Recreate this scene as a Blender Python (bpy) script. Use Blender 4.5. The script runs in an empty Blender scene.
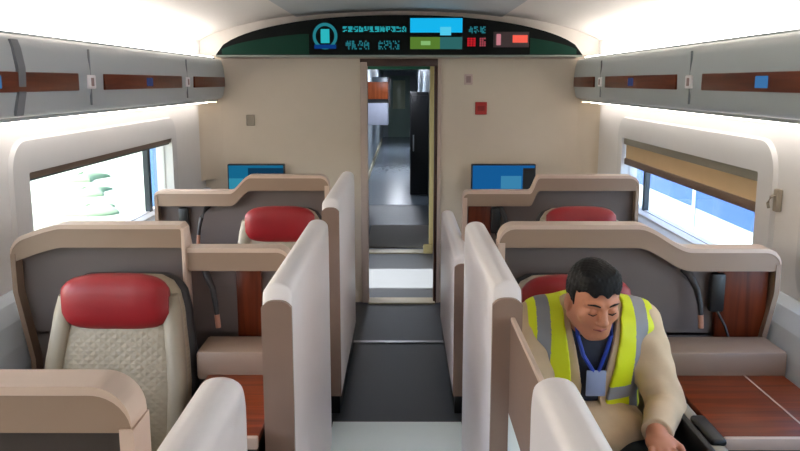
import bpy, bmesh, math, random
import numpy as np
from mathutils import Vector, Matrix
random.seed(4)
R = math.radians
sc = bpy.context.scene
COL = sc.collection

# ------------------------------------------------------------------ camera
cam_d = bpy.data.cameras.new('camera')
cam_d.lens = 36.0; cam_d.sensor_width = 36.0; cam_d.clip_start = 0.05; cam_d.clip_end = 200
cam = bpy.data.objects.new('camera', cam_d); COL.objects.link(cam)
cam.location = (0.03, 0.0, 1.75)
cam.rotation_euler = (R(90 - 10.17), 0, R(0.215))
sc.camera = cam

# ------------------------------------------------------------------ world, sun, exposure
w = bpy.data.worlds.new('world'); sc.world = w; w.use_nodes = True
nt = w.node_tree; nt.nodes.clear()
sky = nt.nodes.new('ShaderNodeTexSky'); sky.sky_type = 'NISHITA'; sky.sun_disc = False
sky.sun_elevation = R(45); sky.sun_rotation = R(-90); sky.dust_density = 2.0
bg = nt.nodes.new('ShaderNodeBackground'); bg.inputs['Strength'].default_value = 1.4
wo = nt.nodes.new('ShaderNodeOutputWorld')
nt.links.new(sky.outputs[0], bg.inputs[0]); nt.links.new(bg.outputs[0], wo.inputs[0])
sd = bpy.data.lights.new('sun', 'SUN'); sd.energy = 20.0; sd.angle = R(0.6); sd.color = (1, .97, .92)
sun = bpy.data.objects.new('sun', sd); COL.objects.link(sun)
sun.rotation_euler = Vector((1.0, 0.0, -1.0)).to_track_quat('-Z', 'Y').to_euler()   # travels right and down
sc.view_settings.view_transform = 'Standard'; sc.view_settings.look = 'None'
sc.view_settings.gamma = 1.0; sc.view_settings.use_curve_mapping = False
sc.view_settings.exposure = 0.2
COVE = 13.0      # strength of the ceiling cove lamps
UNDER = 8.0     # strength of the lamps under the racks
try:
    sc.cycles.use_denoising = True
    sc.cycles.max_bounces = 10; sc.cycles.diffuse_bounces = 6; sc.cycles.transparent_max_bounces = 12
    sc.cycles.caustics_reflective = False; sc.cycles.caustics_refractive = False
except Exception: pass

# ------------------------------------------------------------------ materials
def lin(c):
    out = []
    for v in c[:3]:
        v = v / 255.0
        out.append(v / 12.92 if v <= 0.04045 else ((v + 0.055) / 1.055) ** 2.4)
    return (*out, 1.0)
MATS = {}
def mat(name, rgb, rough=0.5, metal=0.0, noise=0.06, nscale=12.0, bump=0.0, bscale=200.0, spec=0.5, coat=0.0):
    if name in MATS: return MATS[name]
    m = bpy.data.materials.new(name); m.use_nodes = True
    n = m.node_tree.nodes; l = m.node_tree.links; p = n['Principled BSDF']
    p.inputs['Roughness'].default_value = rough; p.inputs['Metallic'].default_value = metal
    p.inputs['Specular IOR Level'].default_value = spec; p.inputs['Coat Weight'].default_value = coat
    tc = n.new('ShaderNodeTexCoord')
    nz = n.new('ShaderNodeTexNoise'); nz.inputs['Scale'].default_value = nscale; nz.inputs['Detail'].default_value = 4
    l.new(tc.outputs['Object'], nz.inputs['Vector'])
    mx = n.new('ShaderNodeMix'); mx.data_type = 'RGBA'
    c = lin(rgb)
    mx.inputs[6].default_value = tuple(v * (1 - noise) for v in c[:3]) + (1,)
    mx.inputs[7].default_value = tuple(min(1, v * (1 + noise)) for v in c[:3]) + (1,)
    l.new(nz.outputs['Fac'], mx.inputs[0]); l.new(mx.outputs[2], p.inputs['Base Color'])
    if bump > 0:
        b = n.new('ShaderNodeBump'); b.inputs['Strength'].default_value = bump; b.inputs['Distance'].default_value = 0.002
        n2 = n.new('ShaderNodeTexNoise'); n2.inputs['Scale'].default_value = bscale
        l.new(tc.outputs['Object'], n2.inputs['Vector']); l.new(n2.outputs['Fac'], b.inputs['Height'])
        l.new(b.outputs[0], p.inputs['Normal'])
    MATS[name] = m; return m
def wood(name, a, b, axis='X', rough=0.35):
    m = bpy.data.materials.new(name); m.use_nodes = True
    n = m.node_tree.nodes; l = m.node_tree.links; p = n['Principled BSDF']; p.inputs['Roughness'].default_value = rough; p.inputs['Specular IOR Level'].default_value = .25
    tc = n.new('ShaderNodeTexCoord'); mp = n.new('ShaderNodeMapping')
    mp.inputs['Scale'].default_value = {'X': (2.0, 30, 30), 'Y': (30, 2.0, 30), 'Z': (30, 30, 2.0)}[axis]
    nz = n.new('ShaderNodeTexNoise'); nz.inputs['Scale'].default_value = 1.0; nz.inputs['Detail'].default_value = 5; nz.inputs['Distortion'].default_value = 0.6
    cr = n.new('ShaderNodeValToRGB'); cr.color_ramp.elements[0].position = 0.3; cr.color_ramp.elements[1].position = 0.7
    cr.color_ramp.elements[0].color = lin(a); cr.color_ramp.elements[1].color = lin(b)
    l.new(tc.outputs['Object'], mp.inputs[0]); l.new(mp.outputs[0], nz.inputs['Vector']); l.new(nz.outputs['Fac'], cr.inputs[0])
    l.new(cr.outputs[0], p.inputs['Base Color']); MATS[name] = m; return m
def emis(name, rgb, s):
    m = bpy.data.materials.new(name); m.use_nodes = True
    n = m.node_tree.nodes; l = m.node_tree.links; n.clear()
    e = n.new('ShaderNodeEmission'); e.inputs[0].default_value = lin(rgb); e.inputs[1].default_value = s
    o = n.new('ShaderNodeOutputMaterial'); l.new(e.outputs[0], o.inputs[0]); MATS[name] = m; return m
def glass(name, tint=(1, 1, 1), a=0.08):
    m = bpy.data.materials.new(name); m.use_nodes = True
    n = m.node_tree.nodes; l = m.node_tree.links; n.clear()
    t = n.new('ShaderNodeBsdfTransparent'); t.inputs[0].default_value = (*tint, 1)
    g = n.new('ShaderNodeBsdfGlossy'); g.inputs['Roughness'].default_value = 0.03
    f = n.new('ShaderNodeMixShader'); f.inputs[0].default_value = a
    o = n.new('ShaderNodeOutputMaterial')
    l.new(t.outputs[0], f.inputs[1]); l.new(g.outputs[0], f.inputs[2]); l.new(f.outputs[0], o.inputs[0])
    MATS[name] = m; return m
def quilt(name, rgb):
    m = mat(name, rgb, 0.55, noise=0.05)
    n = m.node_tree.nodes; l = m.node_tree.links; p = n['Principled BSDF']; tc = [x for x in n if x.type == 'TEX_COORD'][0]
    outs = []
    for s in (1, -1):
        mp = n.new('ShaderNodeMapping'); mp.inputs['Rotation'].default_value = (0, R(s * 52), 0)
        wv = n.new('ShaderNodeTexWave'); wv.bands_direction = 'X'; wv.wave_profile = 'SIN'; wv.inputs['Scale'].default_value = 14
        l.new(tc.outputs['Object'], mp.inputs[0]); l.new(mp.outputs[0], wv.inputs['Vector']); outs.append(wv)
    mm = n.new('ShaderNodeMath'); mm.operation = 'MINIMUM'
    l.new(outs[0].outputs['Fac'], mm.inputs[0]); l.new(outs[1].outputs['Fac'], mm.inputs[1])
    b = n.new('ShaderNodeBump'); b.inputs['Strength'].default_value = 0.4; b.inputs['Distance'].default_value = 0.005
    l.new(mm.outputs[0], b.inputs['Height']); l.new(b.outputs[0], p.inputs['Normal'])
    return m

M_ceil = mat('ceiling_panel', (232, 224, 216), 0.6, noise=.02)
M_ceilc = mat('ceiling_centre', (190, 192, 193), 0.55, noise=.02)
M_wall = mat('side_wall', (222, 218, 216), 0.5, noise=.02)
M_lining = mat('side_lining', (196, 203, 212), 0.5, noise=.02)
M_ring = mat('window_surround', (212, 209, 208), 0.5, noise=.02)
M_end = mat('end_wall', (216, 202, 184), 0.45, noise=.02)
M_jamb = mat('jamb_beige', (196, 176, 164), 0.45)
M_brownframe = mat('dark_brown_frame', (66, 38, 28), 0.4)
M_yellow = mat('jamb_cream', (214, 196, 140), 0.5)
M_rack = mat('rack_grey', (184, 190, 192), 0.4, noise=.02)
M_rackseam = mat('rack_seam', (118, 122, 127), 0.5)
M_rackseam2 = mat('rack_seam_fine', (140, 144, 148), .5)
M_rackwood = wood('rack_wood', (88, 40, 24), (120, 58, 34), 'Y')
M_wood = wood('table_wood', (94, 34, 8), (142, 62, 24), 'X', 0.4)
M_woodv = wood('panel_wood', (76, 28, 12), (116, 50, 24), 'Z', 0.35)
M_rim = mat('rim_brown', (152, 128, 110), 0.45, noise=.03)
M_trim = mat('rim_light', (208, 184, 168), 0.4, noise=.02)
M_taupe = mat('interior_taupe', (112, 100, 96), 0.6, noise=.05)
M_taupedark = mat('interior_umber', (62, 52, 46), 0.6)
M_white = mat('partition_white', (244, 238, 240), 0.35, noise=.02)
M_post = mat('post_brown', (150, 124, 110), 0.45)
M_carpet = mat('floor_charcoal', (50, 55, 63), 0.45, noise=.25, nscale=60, bump=.3, bscale=400)
M_mat = mat('mat_grey', (166, 158, 146), 0.7, noise=.15, nscale=80)
M_sunpaint = mat('painted_sunlight', (236, 250, 252), 0.35, noise=.04, nscale=5)  # pale colour in place of sunlight, for aisle floor and sliding door
M_thresh = mat('threshold_metal', (186, 174, 142), 0.4, metal=.3)
M_steel = mat('steel', (190, 195, 198), 0.3, metal=.8)
M_black = mat('black_plastic', (22, 22, 24), 0.4)
M_dark = mat('charcoal_plastic', (48, 46, 48), 0.5)
M_red = mat('red_leather', (146, 26, 32), 0.42, noise=.06, nscale=20, bump=.15, bscale=160)
M_seat = quilt('cream_quilt', (170, 157, 135))
M_seatg = mat('seat_leather', (158, 146, 126), 0.5, bump=.1)
M_copper = mat('copper_tip', (196, 140, 118), 0.35, metal=.3)
M_glass = glass('window_glass')
M_frame = mat('window_black', (40, 50, 58), 0.4)
M_blind = mat('blind_tan', (214, 184, 142), 0.7, noise=.03)
M_blindbar = mat('blind_bar', (104, 84, 70), 0.5)
M_blindcase = mat('blind_case', (142, 136, 122), 0.5)
M_plate = mat('switch_plate', (150, 140, 124), 0.5)
M_redsign = mat('red_sign', (178, 40, 34), 0.5)
M_signgrey = mat('sign_grey', (160, 132, 130), 0.5)
M_cove = emis('cove_lamp', (255, 250, 244), COVE)
M_under = emis('under_rack_lamp', (255, 246, 236), UNDER)
M_warm = emis('corner_lamp', (255, 226, 184), 3.0)
M_vest_l = emis('vestibule_lamp', (235, 242, 255), 4.0); M_cor_l = emis('corridor_lamp', (235, 242, 255), 60.0)

# ------------------------------------------------------------------ mesh helpers
class MB:
    def __init__(self): self.v = []; self.f = []; self.m = []
    def add(self, vs, fs, mi=0):
        o = len(self.v); self.v += [tuple(v) for v in vs]
        self.f += [tuple(i + o for i in f) for f in fs]; self.m += [mi] * len(fs)
        return self
    def box(self, x0, x1, y0, y1, z0, z1, r=0.0, mi=0, seg=2):
        if x1 < x0: x0, x1 = x1, x0
        b = bmesh.new(); bmesh.ops.create_cube(b, size=1)
        for v in b.verts:
            v.co = ((x0 + x1) / 2 + v.co.x * (x1 - x0), (y0 + y1) / 2 + v.co.y * (y1 - y0), (z0 + z1) / 2 + v.co.z * (z1 - z0))
        if r > 0:
            r = min(r, .49 * min(x1 - x0, y1 - y0, z1 - z0))
            bmesh.ops.bevel(b, geom=b.edges[:], offset=r, segments=seg, profile=.5, affect='EDGES')
        return self._take(b, mi)
    def _take(self, b, mi):
        b.verts.index_update()
        self.add([v.co[:] for v in b.verts], [[v.index for v in f.verts] for f in b.faces], mi); b.free(); return self
    def prism(self, pts, a, b, axis='Y', mi=0):
        """polygon pts in the plane across axis, from a to b along it"""
        n = len(pts)
        mk = {'Y': lambda p, t: (p[0], t, p[1]), 'X': lambda p, t: (t, p[0], p[1]), 'Z': lambda p, t: (p[0], p[1], t)}[axis]
        vs = [mk(p, a) for p in pts] + [mk(p, b) for p in pts]
        fs = [tuple(range(n)), tuple(range(2 * n - 1, n - 1, -1))] + [(i, i + n, (i + 1) % n + n, (i + 1) % n) for i in range(n)]
        return self.add(vs, fs, mi)
    def strip(self, xs, lo, hi, y0, y1, mi=0):
        """wall between two curves lo(x), hi(x), from y0 to y1"""
        n = len(xs); vs = []
        for x, a, b in zip(xs, lo, hi): vs += [(x, y0, a), (x, y0, b), (x, y1, b), (x, y1, a)]
        fs = []
        for i in range(n - 1):
            for k in range(4):
                a = 4 * i + k; b = 4 * i + (k + 1) % 4
                fs.append((a, b, b + 4, a + 4))
        fs += [(0, 3, 2, 1), (4 * n - 4, 4 * n - 3, 4 * n - 2, 4 * n - 1)]
        return self.add(vs, fs, mi)
    def loft(self, rings, mi=0, cap=True):
        n = len(rings[0]); vs = [p for r in rings for p in r]; fs = []
        for i in range(len(rings) - 1):
            for k in range(n):
                a = i * n + k; b = i * n + (k + 1) % n
                fs.append((a, b, b + n, a + n))
        if cap: fs += [tuple(range(n - 1, -1, -1)), tuple(range((len(rings) - 1) * n, len(rings) * n))]
        return self.add(vs, fs, mi)
    def tube(self, pts, r, n=10, mi=0):
        rings = []; pts = [Vector(p) for p in pts]
        rr = r if isinstance(r, (list, tuple)) else [r] * len(pts)
        for i, p in enumerate(pts):
            t = (pts[min(i + 1, len(pts) - 1)] - pts[max(i - 1, 0)]).normalized()
            a = t.cross(Vector((0, 0, 1)) if abs(t.z) < .9 else Vector((1, 0, 0))).normalized(); b = t.cross(a)
            rings.append([tuple(p + (a * math.cos(q) + b * math.sin(q)) * rr[i]) for q in [2 * math.pi * k / n for k in range(n)]])
        return self.loft(rings, mi)
    def build(self, name, m, parent=None, smooth=False, loc=None):
        me = bpy.data.meshes.new(name); me.from_pydata(self.v, [], self.f)
        ms = m if isinstance(m, (list, tuple)) else [m]
        for x in ms: me.materials.append(x)
        for p, i in zip(me.polygons, self.m): p.material_index = i
        b = bmesh.new(); b.from_mesh(me); bmesh.ops.recalc_face_normals(b, faces=b.faces); b.to_mesh(me); b.free()
        if smooth:
            for p in me.polygons: p.use_smooth = True
            try: me.set_sharp_from_angle(angle=R(40))
            except Exception: pass
        o = bpy.data.objects.new(name, me); COL.objects.link(o)
        if parent: o.parent = parent
        if loc: o.location = loc
        return o
def tag(o, label, cat, group=None, kind=None):
    o['label'] = label; o['category'] = cat
    if group: o['group'] = group
    if kind: o['kind'] = kind
    return o
def thing(name, label, cat, loc=(0, 0, 0), group=None, rz=0):
    o = bpy.data.objects.new(name, None); COL.objects.link(o); o.location = loc; o.rotation_euler = (0, 0, rz)
    o.empty_display_size = .1
    return tag(o, label, cat, group)
def struct(o, label=None, cat=None):
    o['kind'] = 'structure'
    if label: o['label'] = label
    if cat: o['category'] = cat
    return o
def sup(n, a, b, e=4.0):
    out = []
    for k in range(n):
        t = 2 * math.pi * k / n; c, s = math.cos(t), math.sin(t)
        out.append((a * math.copysign(abs(c) ** (2 / e), c), b * math.copysign(abs(s) ** (2 / e), s)))
    return out
def smooth(t): t = max(0., min(1., t)); return t * t * (3 - 2 * t)

# ------------------------------------------------------------------ the carriage shell
Y0, YE = -2.5, 6.25          # the cabin runs from behind the camera to the end wall
WX = 1.52
# floor
struct(MB().box(-1.6, 1.6, Y0 - .1, YE + .04, -.1, 0).build('floor', M_carpet), 'dark charcoal aisle floor of the carriage', 'floor')
struct(MB().box(-1.6, 1.6, YE + .04, 8.3, -.1, 0).build('floor_vestibule', mat('vestibule_vinyl', (92, 97, 102), .5)), 'grey vinyl floor of the vestibule', 'floor')
# side walls with one window opening each, made of upright panels round the hole
WINS = {'left': (-1, [(-1.6, .40), (.70, 2.70), (3.27, 5.34)]), 'right': (1, [(-1.5, .50), (.85, 2.85), (3.32, 5.42)])}
WZ0, WZ1 = .94, 1.385
wn = 0
for nm, (s, holes) in WINS.items():
    m = MB()
    X = lambda v: s * v
    yy = Y0
    for a, b in holes:
        m.box(X(1.52), X(1.62), yy, a, .9, 2.3); yy = b
        m.box(X(1.52), X(1.62), a, b, .9, WZ0); m.box(X(1.52), X(1.62), a, b, WZ1, 2.3)
    m.box(X(1.52), X(1.62), yy, YE + .1, .9, 2.3)
    struct(m.build('wall_' + nm, M_wall), 'pale ribless side wall %s' % nm, 'wall')
    # lower lining leaning in towards the floor
    pr = [(X(1.62), 0), (X(1.38), 0), (X(1.38), .70), (X(1.40), .78), (X(1.43), .86), (X(1.47), .915), (X(1.51), .938), (X(1.62), .938)]
    struct(MB().prism(pr, Y0, YE).build('trim_%d' % (1 if s < 0 else 2), M_lining), 'blue grey lower wall lining %s' % nm, 'trim')
    # raised surround with rounded corners
    def rr(y0, y1, z0, z1, r, n=8):
        pts = []
        for cy_, cz_, q in ((y1 - r, z1 - r, 0), (y0 + r, z1 - r, 90), (y0 + r, z0 + r, 180), (y1 - r, z0 + r, 270)):
            for k in range(n + 1):
                t = R(q + 90 * k / n); pts.append((cy_ + r * math.cos(t), cz_ + r * math.sin(t)))
        return pts
    for hi, (a, b) in enumerate(holes):
        wn += 1
        win = bpy.data.objects.new('window_%d' % wn, None); COL.objects.link(win)
        win.location = (X(1.52), (a + b) / 2, WZ0); struct(win, ['rearmost', 'second', 'foremost'][hi] + ' long window in the %s side wall' % nm, 'window')
        off = Vector((X(1.52), (a + b) / 2, WZ0))
        def lw(mb): mb.v = [tuple(Vector(v) - off) for v in mb.v]; return mb
        o_ = rr(a - .16, b + .10, .925, 1.53, .14); i_ = rr(a + .003, b - .003, WZ0 + .004, WZ1 - .003, .01)
        n = len(o_); ms = MB()
        vs = [(X(1.53), *p) for p in o_] + [(X(1.503), *p) for p in rr(a - .145, b + .085, .94, 1.515, .13)] + [(X(1.508), *p) for p in i_] + [(X(1.60), *p) for p in i_]
        fs = [(k * n + i, k * n + (i + 1) % n, (k + 1) * n + (i + 1) % n, (k + 1) * n + i) for k in range(3) for i in range(n)]
        ms.add(vs, fs); lw(ms).build('window_surround', M_ring, win, True)
        lw(MB().box(X(1.575), X(1.583), a, b, WZ0, WZ1)).build('pane', M_glass, win)
        fr = MB(); t = .008
        fr.box(X(1.565), X(1.59), a, a + t, WZ0, WZ1); fr.box(X(1.565), X(1.59), b - t, b, WZ0, WZ1)
        fr.box(X(1.565), X(1.59), a, b, WZ0, WZ0 + t); fr.box(X(1.565), X(1.59), a, b, WZ1 - t * 2, WZ1)
        lw(fr).build('window_frame', M_ring, win)
        ym = (4.97 if s < 0 else 5.03) - (holes[2][0] - a)
        lw(MB().box(X(1.56), X(1.592), ym, ym + (.05 if s < 0 else .04), WZ0, WZ1)).build('mullion', M_frame, win)
        # seat-row number plate / coat hook beside the right window
# roller blind in the right window, drawn a third of the way down
bl = thing('roller_blind', 'tan roller blind pulled a third down over the right window', 'blind', (1.54, 4.37, 1.2))
def L(mb, o): 
    q = o.location; mb.v = [(v[0] - q[0], v[1] - q[1], v[2] - q[2]) for v in mb.v]; return mb
a, b = 3.335, 5.405
L(MB().box(1.515, 1.555, a, b, 1.338, 1.382, .008), bl).build('blind_case', M_blindcase, bl, True)
L(MB().box(1.534, 1.538, a, b, 1.245, 1.34), bl).build('blind_fabric', M_blind, bl)
L(MB().box(1.524, 1.548, a, b, 1.203, 1.247, .006), bl).build('bottom_bar', M_blindbar, bl, True)
bl = thing('roller_blind', 'dark roller blind rolled up along the top of the left window', 'blind', (-1.54, 4.30, 1.36))
L(MB().box(-1.555, -1.513, 3.275, 5.335, 1.352, 1.383, .008), bl).build('blind_case', M_blindbar, bl, True)
L(MB().box(-1.548, -1.524, 3.28, 5.33, 1.342, 1.354, .004), bl).build('bottom_bar', M_frame, bl, True)
bl = None
# coat hook on right wall
hk = thing('coat_hook', 'small brown coat hook on the right wall beside the window', 'hook', (1.50, 3.13, 1.29))
MB().box(-.004, .02, -.018, .018, -.045, .045, .006).build('plate', M_plate, hk, True)
MB().tube([(0, 0, .02), (-.02, 0, .015), (-.03, 0, -.01), (-.025, 0, -.03)], .006).build('hook', M_plate, hk, True)

# ceiling: shallow vault with a recessed centre panel
def vault(x, half=1.60, base=1.955, h=.335): return base + h * math.sqrt(max(0, 1 - (x / half) ** 2))
xs = [-1.6 + 3.2 * i / 64 for i in range(65)]
zz = [vault(x) for x in xs]
struct(MB().strip(xs, zz, [z + .05 for z in zz], Y0 - .1, YE + .1).build('ceiling', M_ceil, smooth=True), 'pale vaulted ceiling', 'ceiling')
xc = [-.78 + 1.56 * i / 24 for i in range(25)]
struct(MB().strip(xc, [vault(x) - .012 for x in xc], [vault(x) + .004 for x in xc], Y0, YE).build('trim_3', M_ceilc, smooth=True), 'cool grey centre panel of the ceiling', 'trim')
for k, (s) in enumerate((-1, 1)):
    xq = [s * (.80 + .70 * i / 14) for i in range(15)]; xq = sorted(xq)
    struct(MB().strip(xq, [vault(x) - .002 for x in xq], [vault(x) + .003 for x in xq], 2.98, 2.99).build('trim_%d' % (4 + k), M_rackseam), 'fine joint across the ceiling', 'trim')
# wall behind the camera
struct(MB().box(-1.6, 1.6, Y0 - .12, Y0, 0, 2.35).build('wall_back', M_end), 'beige bulkhead behind the viewer', 'wall')
# end wall with the doorway
DX0, DX1, DZ = -.245, .285, 1.90
m = MB()
m.box(-1.6, DX0 - .05, YE, YE + .08, 0, 2.35); m.box(DX1 + .03, 1.6, YE, YE + .08, 0, 2.35); m.box(DX0 - .05, DX1 + .03, YE, YE + .08, DZ + .03, 2.35)
struct(MB().box(-1.6, 1.6, YE - .006, YE + .005, 1.95, 2.35).build('trim_11', M_ceil), 'pale ceiling coloured panel behind the display', 'trim')
struct(m.build('wall_front', M_end), 'beige end wall with a central doorway', 'wall')
for s, k in ((-1, 6), (1, 7)):     # rounded corner between side and end wall
    pts = [(s * 1.53, YE + .01)] + [(s * (1.40 + .12 * math.sin(R(q))), YE - .12 * (1 - math.cos(R(q)))) for q in (0, 15, 30, 45, 60, 75, 90)]
    pts = [(s * 1.53, YE + .01), (s * 1.38, YE + .01), (s * 1.38, YE)] + [(s * (1.38 + .14 * math.sin(R(q))), YE - .14 * (1 - math.cos(R(q)))) for q in (15, 30, 45, 60, 75, 90)] + [(s * 1.53, YE - .14)]
    struct(MB().prism(pts, 1.0, 1.62, 'Z').build('trim_%d' % k, M_end, smooth=True), 'rounded corner cover of the end wall', 'trim')
struct(MB().box(-1.36, 1.36, YE - .03, YE + .01, 1.925, 1.95, .006).build('trim_8', M_jamb, smooth=True), 'pinkish beige bar under the information display', 'trim')
# doorway lining
d = bpy.data.objects.new('door_1', None); COL.objects.link(d); d.location = (0, YE, 0); struct(d, 'open gangway doorway in the end wall', 'door')
MB().box(DX0 - .055, DX0, -.02, .10, 0, DZ, .006).build('door_jamb', M_jamb, d, True)
MB().box(DX1 + .012, DX1 + .04, -.02, .10, 0, DZ + .03, .004).build('door_jamb', M_jamb, d, True)
MB().box(DX1 - .012, DX1 + .012, -.012, .10, 0, DZ, .003).build('door_edge', M_brownframe, d, True)
MB().box(DX0 - .055, DX1 + .012, -.015, .10, DZ - .03, DZ + .03, .003).build('door_header', M_brownframe, d, True)
MB().box(DX0, DX1, -.06, .10, 0, .012).build('threshold', M_thresh, d)

# ------------------------------------------------------------------ vestibule, gangway and next carriage seen through the doorway
m = MB()   # vestibule side walls; the left one has the open entrance
m.box(-1.62, -1.52, YE + .08, 6.70, 0, 2.3); m.box(-1.62, -1.52, 7.42, 8.2, 0, 2.3); m.box(-1.62, -1.52, 6.70, 7.42, 2.0, 2.3)
struct(m.build('wall_vestibule_left', M_dark), 'vestibule side wall with the open entrance', 'wall')
struct(MB().box(1.52, 1.62, YE + .08, 8.2, 0, 2.3).build('wall_vestibule_right', M_taupe), 'vestibule side wall', 'wall')
struct(MB().box(-1.6, 1.6, YE + .08, 12.0, 2.0, 2.06).build('ceiling_vestibule', M_taupe), 'low vestibule and gangway ceiling', 'ceiling')
m = MB(); m.box(-1.6, -.42, 8.15, 8.25, 0, 2.0); m.box(.38, 1.6, 8.15, 8.25, 0, 2.0); m.box(-.42, .38, 8.15, 8.25, 1.93, 2.0)
struct(m.build('wall_gangway', M_taupe), 'bulkhead before the gangway', 'wall')
d2 = bpy.data.objects.new('door_2', None); COL.objects.link(d2); d2.location = (0, 8.15, 0); struct(d2, 'second doorway leading to the gangway', 'door')
MB().box(.30, .385, -.03, .11, 0, 1.94, .006).build('door_jamb', M_yellow, d2, True)
MB().box(-.43, -.38, -.02, .11, 0, 1.94, .006).build('door_jamb', M_taupe, d2, True)
MB().box(-.43, .385, -.02, .11, 1.875, 1.94, .006).build('door_header', mat('header_green', (40, 110, 86), .5), d2, True)
MB().box(-.40, .34, -.05, .12, 0, .012).build('threshold', M_thresh, d2)
MB().box(.24, .335, -.06, -.02, 0, .10, .01).build('jamb_foot', M_yellow, d2, True)
struct(MB().box(-.7, .6, 8.3, 11.45, -.1, -.005).build('floor_gangway', M_carpet), 'dark gangway floor', 'floor')
mt = tag(MB().box(-.36, .36, 8.42, 9.75, -.005, .008, .004).build('floor_mat', M_mat), 'olive grey mat on the floor just beyond the second threshold', 'mat')
m = MB(); m.box(-.62, -.52, 8.25, 11.45, 0, 2.0); m.box(.48, .58, 8.25, 11.45, 0, 2.0)
struct(m.build('wall_gangway_sides', M_dark), 'dark gangway side walls', 'wall')
M_nfloor = mat('next_floor', (116, 126, 136), .25, noise=.1)
M_nwall = mat('next_wall', (158, 166, 172), .4)
struct(MB().box(-1.5, 1.5, 11.45, 26, -.1, 0).build('floor_next', M_nfloor), 'glossy blue grey floor of the next carriage', 'floor')
struct(MB().box(-.75, -.62, 11.45, 26, 0, 2.2).build('wall_corridor_left', M_nwall), 'grey left corridor wall of the next carriage', 'wall')
struct(MB().box(.43, .55, 11.45, 26, 0, 2.2).build('wall_corridor_right', M_nwall), 'grey right corridor wall of the next carriage', 'wall')
struct(MB().box(-.75, .55, 26, 26.1, 0, 2.2).build('wall_corridor_end', M_nwall), 'end wall of the next carriage', 'wall')
struct(MB().box(-.75, .55, 12.0, 26, 2.1, 2.16).build('ceiling_next', M_ceilc), 'ceiling of the next carriage', 'ceiling')
struct(MB().box(-.62, -.59, 12.5, 24, 0, .09).build('trim_9', M_thresh), 'beige skirting along the next corridor', 'trim')
cb = thing('wall_cabinet', 'brown and white wall cabinet on left side of the far corridor', 'cabinet', (-.62, 12.5, 1.09))
MB().box(0, .42, 0, .5, .40, .66, .008).build('wooden_door', wood('cabinet_wood', (150, 74, 40), (186, 96, 54), 'Z'), cb, True)
MB().box(0, .42, 0, .5, 0, .34, .008).build('white_door', mat('pale_lavender', (222, 226, 246), .4), cb, True)
MB().box(0, .42, .02, .5, .335, .41).build('divider', M_dark, cb)
MB().box(0, .06, -.02, .0, -.10, .10, .006).build('side_plate', mat('maroon', (110, 46, 50), .5), cb, True)
bc = thing('tall_cabinet', 'tall black cabinet standing on right side of the far corridor', 'cabinet', (.26, 12.35, 0))
MB().box(-.12, .16, 0, .5, .02, 1.60, .012).build('body', M_black, bc, True)
MB().box(-.11, .15, -.012, 0, .06, 1.55, .006).build('door', M_black, bc, True).data.materials[0] = M_black
MB().box(-.08, -.06, -.03, -.012, .7, .95, .004).build('handle', M_steel, bc, True)
for i, (y, ln) in enumerate(((11.6, .35), (15, 1.2), (20, 1.2))):
    L_ = thing('corridor_ceiling_light', ['nearest', 'middle', 'farthest'][i] + ' white ceiling light of the far corridor', 'ceiling light', (-.1, y, 2.0 if i == 0 else 2.1), 'far corridor lights')
    MB().box(-.13, .13, 0, ln, -.022, 0, .004).build('housing', M_white, L_, True)
    MB().box(-.10, .10, .05, ln - .05, -.026, -.02).build('diffuser', M_cor_l, L_)
fd = bpy.data.objects.new('door_3', None); COL.objects.link(fd); fd.location = (-.1, 26, 0); struct(fd, 'far glazed door at the corridor end', 'door')
MB().box(-.35, .35, -.04, 0, 0, 1.95, .01).build('leaf', mat('far_green', (150, 172, 160), .4), fd, True)
MB().box(-.2, .2, -.05, -.035, .9, 1.8, .01).build('pane', mat('far_pane', (214, 222, 190), .2), fd, True)
for i, (x, y) in enumerate(((-.4, 16.5), (-.4, 19.5))):
    t = tag(MB().box(x - .2, x + .12, y, y + .12, 1.15, 1.85, .02).build('corridor_sign', [M_frame, M_signgrey][i], smooth=True), ['dark upright panel', 'grey upright panel'][i] + ' on the left of the far corridor', 'panel')
vl = thing('vestibule_ceiling_light', 'square ceiling light inside the vestibule', 'ceiling light', (0, 7.4, 2.0))
MB().box(-.2, .2, -.1, .1, -.02, 0, .004).build('housing', M_white, vl, True)
MB().box(-.17, .17, -.07, .07, -.024, -.018).build('diffuser', M_vest_l, vl)

# ------------------------------------------------------------------ lamps
for s in (-1, 1):
    nm = 'left' if s < 0 else 'right'
    t = thing('cove_light', 'long white cove light on top of the %s luggage rack' % nm, 'light', (s * 1.43, 1.9, 1.925), 'cove lights')
    MB().box(-.035, .035, -4.3, 4.28, -.004, .006).build('housing', M_rack, t)
    MB().box(-.028, .028, -4.28, 4.26, .006, .013).build('diffuser', M_cove, t)
    t = thing('strip_light', 'long white strip light under the %s luggage rack' % nm, 'light', (s * 1.455, 1.8, 1.60), 'under rack strip lights')
    MB().box(-.025, .025, -4.1, 4.3, .003, .016).build('housing', M_rack, t)
    MB().box(-.02, .02, -4.1, 4.28, -.004, .004).build('diffuser', M_under, t)
    t = thing('corner_lamp', 'small warm corner lamp at the %s end of the end wall' % nm, 'light', (s * 1.42, 6.16, 1.60))
    MB().box(-.03, .03, -.03, .03, .004, .016).build('housing', M_rack, t)
    MB().box(-.025, .025, -.025, .025, -.004, .004).build('diffuser', M_warm, t)

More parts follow.
